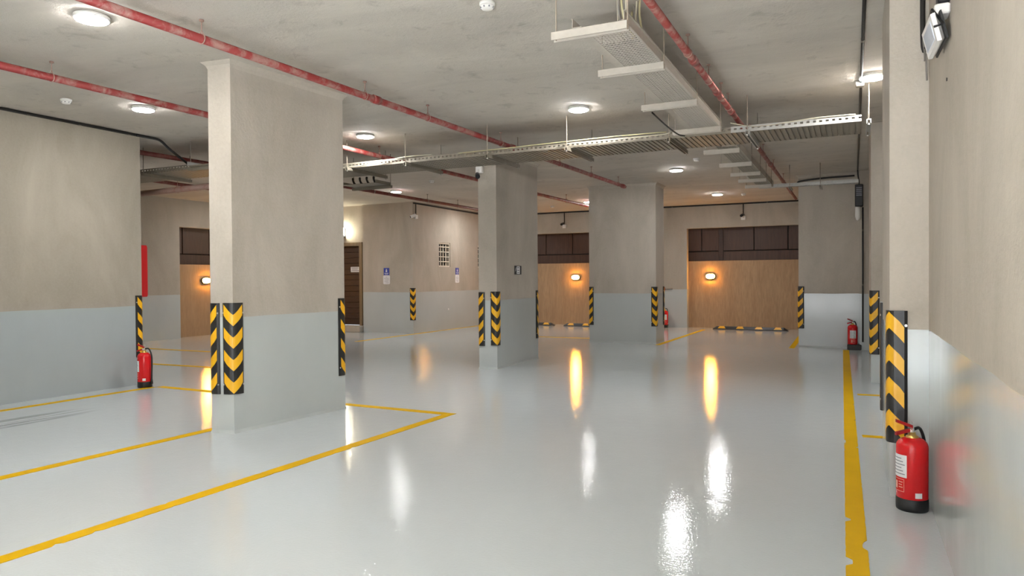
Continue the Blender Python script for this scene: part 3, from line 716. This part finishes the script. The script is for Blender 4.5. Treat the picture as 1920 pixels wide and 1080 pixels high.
# left trays
TE = thing('cable_tray', 'dark cable tray seen through the gap left of the nearest pillar', 'cable tray', (-8.9, 7.3, 2.95))
zE = 2.94; m = MB(); m.box(-11.2, -8.3, 7.08, 7.75, zE, zE+0.004)
for k in range(48): m.box(-11.18+k*0.06, -11.145+k*0.06, 7.09, 7.74, zE-0.008, zE)
obj('tray_bed', m, 'tray_dark', TE)
obj('side_rail', rail_x(7.08, -11.2, -8.3, zE, 0.06), 'tray_dark', TE); obj('side_rail', rail_x(7.75, -11.2, -8.3, zE, 0.06, -1), 'tray_dark', TE)
for x in (-10.6, -9.3):
    obj('support_bar', channel((x, 7.0, zE-0.01), (x, 7.85, zE-0.01), 0.042, 0.042), 'tray_dark', TE)
    for y in (7.02, 7.83): obj('hanger_rod', MB().tube([(x, y, zE-0.05), (x, y, H)], 0.006, 6), 'rod', TE)
TF = thing('cable_tray', 'short slotted cable tray joining the long tray behind the nearest pillar', 'cable tray', (-7.9, 8.0, 2.95))
m = MB(); m.box(-8.25, -7.6, 6.9, 9.3, zE, zE+0.004)
for k in range(38): m.box(-8.24, -7.61, 6.92+k*0.062, 6.955+k*0.062, zE-0.008, zE)
obj('tray_bed', m, 'tray_dark', TF)
obj('side_rail', rail_y(-8.25, 6.9, 9.3, zE, 0.06), 'galv', TF); obj('side_rail', rail_y(-7.6, 6.9, 9.3, zE, 0.06, inward=-1), 'tray_dark', TF)
for y in (7.0, 8.9):
    obj('support_bar', channel((-8.33, y, zE-0.01), (-7.5, y, zE-0.01), 0.042, 0.042), 'tray_dark', TF)
    for x in (-8.3, -7.53): obj('hanger_rod', MB().tube([(x, y, zE-0.05), (x, y, H)], 0.006, 6), 'rod', TF)
TG = thing('cable_tray', 'short tray stub with black cable ends hanging left of the middle pillar', 'cable tray', (-6.95, 9.1, 2.93))
m = MB(); m.box(-7.15, -6.5, 8.80, 9.2, 2.822, 2.826); obj('tray_bed', m, 'tray_dark', TG)
obj('side_rail', rail_y(-7.15, 8.80, 9.2, 2.822, 0.05), 'tray_dark', TG); obj('side_rail', rail_y(-6.5, 8.80, 9.2, 2.822, 0.05, inward=-1), 'tray_dark', TG)
obj('support_bar', channel((-7.2, 9.15, 2.82), (-6.45, 9.15, 2.82), 0.042, 0.042), 'tray_dark', TG)
for x in (-7.18, -6.47): obj('hanger_rod', MB().tube([(x, 9.15, 2.775), (x, 9.15, H)], 0.006, 6), 'rod', TG)

# loose cables
def cable(label, pts, r, mat, n=6, group='loose cables on the trays', sm=6):
    c = Vector(pts[len(pts)//2])
    return tag(obj('cable', MB().tube(smooth_path(pts, sm), r, n), mat, None, c), label, 'cable', group)
cable('white cable draped over the front of the long tray, right half', [(-3.2, 7.985, 2.97), (-2.5, 7.985, 2.965), (-2.0, 7.985, 2.97), (-1.83, 7.985, 2.985)], 0.006, 'wire')
cable('pale cable running along the front rail in mid tray', [(-4.6, 8.01, 2.985), (-3.9, 8.0, 2.99), (-3.2, 8.005, 3.0), (-2.6, 8.02, 3.01), (-1.9, 8.0, 3.0)], 0.006, 'wire_y')
cable('white cable sagging over the bright tray end by the right pier', [(-1.2, 8.0, 3.03), (-1.0, 7.995, 2.975), (-0.8, 7.99, 2.965), (-0.45, 7.995, 2.99), (-0.28, 8.01, 3.0), (0.02, 8.01, 2.998)], 0.006, 'wire')
cable('white cable looped at the left end of the long tray', [(-7.4, 8.0, 2.93), (-6.9, 7.98, 2.925), (-6.4, 7.985, 2.93), (-5.9, 7.99, 2.955), (-5.45, 8.0, 3.0), (-5.0, 8.01, 3.0)], 0.007, 'wire')
cable('upper white cable at the left end of the long tray', [(-7.4, 8.05, 2.995), (-6.7, 8.05, 2.992), (-6.0, 8.05, 2.995), (-5.5, 8.05, 3.0)], 0.006, 'wire')
cable('dark cable hanging from the near tray to the long tray', [(-1.72, 6.68, 2.925), (-1.71, 7.2, 2.90), (-1.70, 7.7, 2.90), (-1.69, 7.97, 2.93)], 0.008, 'cable_black')
cable('white cable along the slotted tray behind the nearest pillar', [(-8.27, 6.95, 2.99), (-8.28, 7.6, 2.96), (-8.27, 8.4, 2.95), (-8.27, 9.2, 2.96)], 0.008, 'wire')
for k in range(4):
    cable('black cable end poking out of the short tray stub', [(-7.05+k*0.13, 9.15, 2.846), (-7.03+k*0.13, 9.0, 2.85), (-6.99+k*0.13, 8.9, 2.885), (-6.95+k*0.13, 8.84, 2.915)], 0.018, 'cable_black', group='black cable ends on the tray stub')
cols = ['wire', 'wire_y', 'wire_g', 'wire', 'wire_y', 'wire', 'wire_g', 'wire_y']
for k in range(8):
    x = -1.325 - 0.045*(k % 4) ; y = 4.46 + 0.09*k
    cable('pale cable of the bundle rising from the near tray to the ceiling', [(x, y+0.3, 3.036), (x+0.005, y+0.18, 3.036), (x+0.008*sin(k), y+0.08, 3.045), (x+0.006, y+0.02, 3.08), (x+0.008*cos(k*2), y, 3.18), (x+0.004, y-0.005, 3.30)], 0.0075, cols[k], group='cables rising from the near tray')

# black conduits
def conduit(label, pts, r=0.012, clips=(), mat='cable_black', clip_n=(0, 0, 1)):
    c = Vector(pts[len(pts)//2]); t = thing('conduit', label, 'conduit', c, 'black surface conduits')
    obj('conduit_run', MB().tube(pts, r, 8), mat, t)
    for p in clips:
        p = Vector(p); m = MB(); m.box(p.x-0.016, p.x+0.016, p.y-0.016, p.y+0.016, p.z-0.018, p.z+0.018); obj('clip', m, 'rod', t)
    return t
zc = 3.278
conduit('black conduit along the top of the left wall', [(XL+0.018, YF+0.2, zc), (XL+0.018, 6.3, zc)] , 0.017, [(XL+0.012, 4.95, zc), (XL+0.012, 5.55, zc), (XL+0.012, 6.2, zc), (XL+0.012, 4.2, zc)])
conduit('bent black cable dropping from the left wall onto the dark tray', smooth_path([(XL+0.018, 6.31, zc), (XL+0.02, 6.5, zc), (XL+0.02, 6.66, zc-0.01), (XL-0.04, 6.85, 3.19), (XL-0.12, 7.15, 3.08), (XL-0.2, 7.4, 3.0)], 4), 0.018)
conduit('black conduit along the ceiling near the right wall', [(0.07, 1.0, H-0.014), (0.07, 8.0, H-0.014), (0.07, 14.3, H-0.014)], 0.013, [(0.07, 6.5, H-0.012), (0.07, 4.5, H-0.012)])
t = thing('junction_box', 'small grey conduit box by the right hand ceiling lamp', 'junction box', (0.06, 7.9, H))
obj('box', MB().bbox(0.02, 0.10, 7.86, 7.95, H-0.05, H, 0.005), 'wire_g', t); obj('lid', MB().bbox(0.026, 0.094, 7.866, 7.944, H-0.056, H-0.05, 0.002), 'rod', t)
conduit('black conduit dropping down the shallow far right pier', [(0.155, 14.53, 2.62), (0.155, 14.53, 0.15)], 0.014, [(0.155, 14.535, 2.2), (0.155, 14.535, 1.2)])
conduit('black conduit along the top of the shiny based pillar', smooth_path([(-0.945, 14.755, 3.14), (-0.93, 14.75, 3.19), (-0.5, 14.745, 3.225), (0.02, 14.74, 3.235)], 5), 0.016, [(-0.5, 14.76, 3.225)])
conduit('black conduit along the head of the back wall, right half', [(-5.5, YB-0.014, H-0.02), (0.2, YB-0.014, H-0.02)], 0.018, [(-4.45, YB-0.012, H-0.02), (-2.0, YB-0.012, H-0.02)])
conduit('black conduit along the head of the back wall, left half', [(-9.9, YB-0.014, H-0.02), (-5.55, YB-0.014, H-0.02)], 0.018)
conduit('black conduit along the head of the grilled wall', [(BX+0.014, 15.02, H-0.03), (BX+0.014, YB-0.1, H-0.03)], 0.018, [(BX+0.012, 16.8, H-0.03)])
conduit('black conduit dropping down the edge of the nearest pier', smooth_path([(XR-0.035, 4.935, H-0.01), (XR-0.035, 4.935, 3.0), (XR-0.033, 4.93, 2.76), (XR-0.025, 4.92, 2.70)], 4), 0.014)

# ------------------------------------------------------------------ security cameras
def sec_camera(label, mount, nrm, aim, dark=False, drop=0.0, below=True, arm=None):
    mx, my, mz = mount; n = Vector((*nrm, 0)); sd = Vector((-n.y, n.x, 0))
    t = thing('security_camera', label, 'security camera', mount, 'wall mounted security cameras')
    def wbox(c, hx, hn, hz):
        m = MB(); m.bbox(-hx, hx, -hn, hn, -hz, hz, 0.006)
        Mx = Matrix(((sd.x, n.x, 0, c.x), (sd.y, n.y, 0, c.y), (0, 0, 1, c.z), (0, 0, 0, 1))); return m.xf(Mx)
    c0 = Vector(mount) + n*0.032
    obj('junction_box', wbox(c0, 0.055, 0.03, 0.05), 'white', t)
    off = Vector(arm) if arm else Vector((0, 0, -0.09 if below else 0.09)); a = Vector(aim).normalized()
    j = c0 + n*0.07 + off*0.75
    obj('bracket', MB().tube([c0 + n*0.025, c0 + n*0.05 + off*0.4, j], 0.014, 8), 'white', t)
    b0 = j - a*0.03 + Vector((0,0,off.z*0.15)); b1 = b0 + a*0.15
    body = obj('body', MB().tube([b0, b0+a*0.01, b1-a*0.02, b1], [0.026, 0.034, 0.036, 0.036], 16), 'black' if dark else 'white', t)
    obj('lens', MB().tube([b1+a*0.0005, b1+a*0.006], [0.031, 0.028], 16), 'glass_dark', body)
    if drop: obj('conduit_drop', MB().tube([c0 + Vector((0, 0, 0.05)), Vector((c0.x, c0.y, mz+drop))], 0.013, 8), 'cable_black', t)
    return t
sec_camera('dark lensed camera below its white box on the middle pillar', (-5.075, 9.5, 3.0), (0, -1), (0.45, -0.75, -0.35), dark=True)
sec_camera('white camera on the corner between the signs, aimed left', (BX, 15.10, 2.93), (1, 0), (-0.62, -0.68, -0.38), drop=0.33, arm=(0.0, -0.2, 0.03))
sec_camera('black camera with white box above the right recess', (-2.59, YB, 2.90), (0, -1), (-0.2, -0.8, -0.25), dark=True, drop=0.37, below=False)
sec_camera('black camera with white box above the middle recess', (-7.59, YB, 2.87), (0, -1), (-0.2, -0.8, -0.25), dark=True, drop=0.40, below=False)

# ------------------------------------------------------------------ bulkhead and wall lamps
def bulkhead(label, c, nrm):
    t = thing('bulkhead_lamp', label, 'wall lamp', c, 'oval orange bulkhead lamps')
    n = Vector((*nrm, 0)); sd = Vector((-n.y, n.x, 0)); C_ = Vector(c)
    def oval(a, b, d):
        return [C_ + sd*a*(abs(cos(q))**0.75)*math.copysign(1, cos(q)) + Vector((0,0,b*(abs(sin(q))**0.85)*math.copysign(1, sin(q)))) + n*d for q in [2*pi*k/28 for k in range(28)]]
    obj('base', MB().rings([oval(.135, .08, 0), oval(.135, .08, .03), oval(.12, .068, .036)], smooth=False), 'black', t)
    obj('glass', MB().rings([oval(.118, .066, .03), oval(.114, .062, .06), oval(.09, .045, .08), oval(.03, .015, .088)], smooth=True), 'warm', t)
    m = MB()
    m.tube([p for p in oval(.124, .072, .045)] + [oval(.124, .072, .045)[0]], 0.005, 6, caps=False)
    obj('guard_ring', m, 'black', t)
bulkhead('glowing orange bulkhead lamp in the right recess', (-3.47, YB+0.2, 1.385), (0, -1))
bulkhead('glowing orange bulkhead lamp in the middle recess', (-7.33, YB+0.2, 1.384), (0, -1))
bulkhead('glowing orange bulkhead lamp half hidden left of the nearest pillar', (XO-0.2, 12.70, 1.365), (1, 0))
t = thing('wall_lamp', 'white glowing wall lamp above the dark door', 'wall lamp', (-12.16, 15.1, 2.6))
obj('mount', MB().bbox(-12.20, -12.12, 15.07, 15.1, 2.48, 2.72, 0.006), 'black', t)
obj('lamp_shade', MB().lathe([(0.05, 0), (0.055, 0.02), (0.055, 0.2), (0.045, 0.215)], (-12.16, 15.0, 2.52), 18), 'wall_lamp', t)
obj('holder', MB().lathe([(0.012, -0.12), (0.03, -0.06), (0.058, 0.0), (0.058, 0.012)], (-12.16, 15.0, 2.51), 16), 'black', t)

# ------------------------------------------------------------------ floodlight on the right wall
t = thing('emergency_floodlight', 'white floodlight on black bracket high on the right wall', 'floodlight', (XR, 4.06, 2.6))
m = MB(); m.bbox(XR-0.05, XR, 3.91, 4.01, 2.645, 2.82, 0.006); obj('junction_box', m, 'black', t)
m = MB(); m.bbox(XR-0.065, XR, 3.90, 4.01, 2.59, 2.64, 0.006); obj('driver_box', m, 'white', t)
def slab(c, ux, uy, un, hx, hy, hn, taper=0.8):
    c, ux, uy, un = Vector(c), Vector(ux), Vector(uy), Vector(un); m = MB()
    def ring(k, d): return [c + ux*hx*(k if abs(b) else 1)*a + uy*hy*k*b + un*d for a, b in ((-1,-1),(1,-1),(1,1),(-1,1))]
    m.rings([ring(taper, -hn), ring(1, 0), ring(0.97, hn)], smooth=False); return m
un = Vector((-0.965, -0.04, -0.22)).normalized(); ux = Vector((0.0, 1.0, 0.0)); ux = (ux - un*un.y).normalized(); uy = un.cross(ux)
fc = Vector((XR-0.058, 4.03, 2.525))
hd = obj('lamp_head', slab(fc, ux, uy, un, 0.155, 0.068, 0.018), 'white', t)
obj('glass', slab(fc+un*0.0195, ux, uy, un, 0.115, 0.044, 0.0015, 1), 'flood', hd)
obj('rear_housing', slab(fc-un*0.026, ux, uy, un, 0.168, 0.068, 0.008, 0.8), 'black', t)
m = MB(); e = [fc+ux*0.165*s_ for s_ in (-1, 1)]
m.tube([e[0]+un*0.02, e[0]-un*0.02, Vector((XR-0.075, 3.90, 2.615)), Vector((XR-0.075, 4.01, 2.615)), e[1]-un*0.02, e[1]+un*0.02], 0.006, 6); obj('yoke', m, 'black', t)
tag(obj('wall_plug', MB().lathe([(0.008, 0), (0.009, -0.004)], (XR-0.004, 3.99, 2.30), 10, 'x'), 'black', None, (XR, 3.99, 2.30)), 'tiny black plugged hole in the right wall below the floodlight', 'wall plug')
cable('thin wire looping from the pier conduit to the floodlight', [(XR-0.025, 4.92, 2.70), (XR-0.03, 4.86, 2.63), (XR-0.05, 4.6, 2.60), (XR-0.07, 4.4, 2.64), (XR-0.05, 4.2, 2.60)], 0.005, 'wire_g', group='floodlight wires')
cable('short loose wire end hanging at the corner below the floodlight', [(XR-0.02, 4.90, 2.68), (XR-0.018, 4.90, 2.6), (XR-0.016, 4.89, 2.52)], 0.006, 'wire_g', group='floodlight wires')

# alarm sounder with strobe at the far right pier
t = thing('alarm_beacon', 'black ribbed alarm box with bright lamp below on the far right pier', 'alarm', (0.095, 14.5, 2.85))
obj('housing', MB().bbox(0.025, 0.16, 14.38, 14.545, 2.63, 3.03, 0.012), 'black', t)
for k in range(5): obj('rib', MB().bbox(0.045, 0.14, 14.366, 14.38, 2.82+k*0.034, 2.84+k*0.034, 0.002), 'ink', t)
obj('lamp_lens', MB().lathe([(0.04, 0), (0.045, -0.02), (0.045, -0.18), (0.03, -0.24), (0.002, -0.26)], (0.072, 14.46, 2.63), 16), 'white', t)
obj('feed_cable', MB().tube(smooth_path([(0.095, 14.46, 3.03), (0.09, 14.44, 3.10), (0.075, 14.4, 3.2), (0.07, 14.32, 3.28)], 4), 0.012, 8), 'cable_black', t)

# ------------------------------------------------------------------ signs
def info_sign(label, c, u, n):
    """blue square above a white rounded board; c = centre, u = horizontal, n = outward"""
    c, u, n = Vector(c), Vector(u), Vector(n); t = thing('parking_sign', label, 'sign', c, 'blue and white wall signs')
    def quad(x0, x1, z0, z1, d0, d1, rc=0.0):
        m = MB(); pts = [(x0+rc, z0), (x1-rc, z0), (x1, z0+rc), (x1, z1-rc), (x1-rc, z1), (x0+rc, z1), (x0, z1-rc), (x0, z0+rc)] if rc else [(x0, z0), (x1, z0), (x1, z1), (x0, z1)]
        m.rings([[c + u*x + Vector((0,0,z)) + n*d0 for x, z in pts], [c + u*x + Vector((0,0,z)) + n*d1 for x, z in pts]], smooth=False); return m
    b = obj('blue_plate', quad(-.085, .085, .02, .205, 0, .008), 'blue', t)
    m = MB(); m.disc(c + Vector((0,0,.165)) + n*.0088, .016, 14, n)
    for q in (quad(-.024, .024, .10, .145, .008, .009, .008), quad(-.06, .06, .062, .076, .008, .009), quad(-.045, .045, .035, .044, .008, .009)): m.add(q.v, q.f)
    obj('pictogram', m, 'label', b)
    w_ = obj('white_board', quad(-.105, .105, -.21, .015, 0, .007, .022), 'label', t)
    m = MB()
    for k, (a, b_) in enumerate(((-.02, .02), (-.07, .07), (-.05, .075), (-.06, .05), (-.03, .06))):
        q = quad(a, b_, -.03-k*.037, -.022-k*.037, .007, .008); m.add(q.v, q.f)
    obj('print', m, 'ink', w_)
info_sign('blue and white sign left of the chevron guarded corner', (-10.755, 15.0, 1.45), (1, 0, 0), (0, -1, 0))
info_sign('blue and white sign right of the window grille', (BX, 17.19, 1.465), (0, 1, 0), (1, 0, 0))
t = thing('pillar_sign', 'small black and white sign on the side of the middle pillar', 'sign', (-4.84, 10.29, 1.495))
bx = -4.8365
obj('plate', MB().bbox(bx, bx+0.007, 10.165, 10.415, 1.425, 1.565, 0.002), 'black', t)
p = obj('white_panel', MB().box(bx+0.007, bx+0.009, 10.235, 10.35, 1.435, 1.555), 'label', t)
m = MB()
for z0, z1 in ((1.525, 1.54), (1.485, 1.5), (1.45, 1.462)): m.box(bx+0.009, bx+0.010, 10.255, 10.325, z0, z1)
obj('print', m, 'ink', p)
m = MB(); m.add([(bx+0.0075, 10.175, 1.475), (bx+0.0075, 10.19, 1.475), (bx+0.0075, 10.222, 1.535), (bx+0.0075, 10.207, 1.535)], [(0, 1, 2, 3)])
obj('white_stroke', m, 'label', t)

# red hose cabinet on the end of the left wall
t = thing('fire_hose_cabinet', 'red steel cabinet showing as a thin strip past the left wall end', 'cabinet', (XL-0.02, 6.42, 1.1))
obj('body', MB().bbox(XL-0.33, XL-0.012, 6.372, 6.47, 1.15, 1.84, 0.008), 'red_box', t)
dr = obj('door', MB().bbox(XL-0.315, XL-0.025, 6.47, 6.482, 1.17, 1.82, 0.004), 'red_box', t)
obj('latch', MB().lathe([(0.012, 0), (0.012, -0.01)], (XL-0.06, 6.483, 1.5), 10, 'y'), 'steel', dr)
tag(obj('wall_plug', MB().lathe([(0.022, 0), (0.025, -0.008), (0.018, -0.014)], (BX+0.014, 16.70, 0.54), 12, 'x'), 'white', None, (BX, 16.70, 0.54)), 'small white round plug low on the grey band of the grilled wall', 'wall plug')
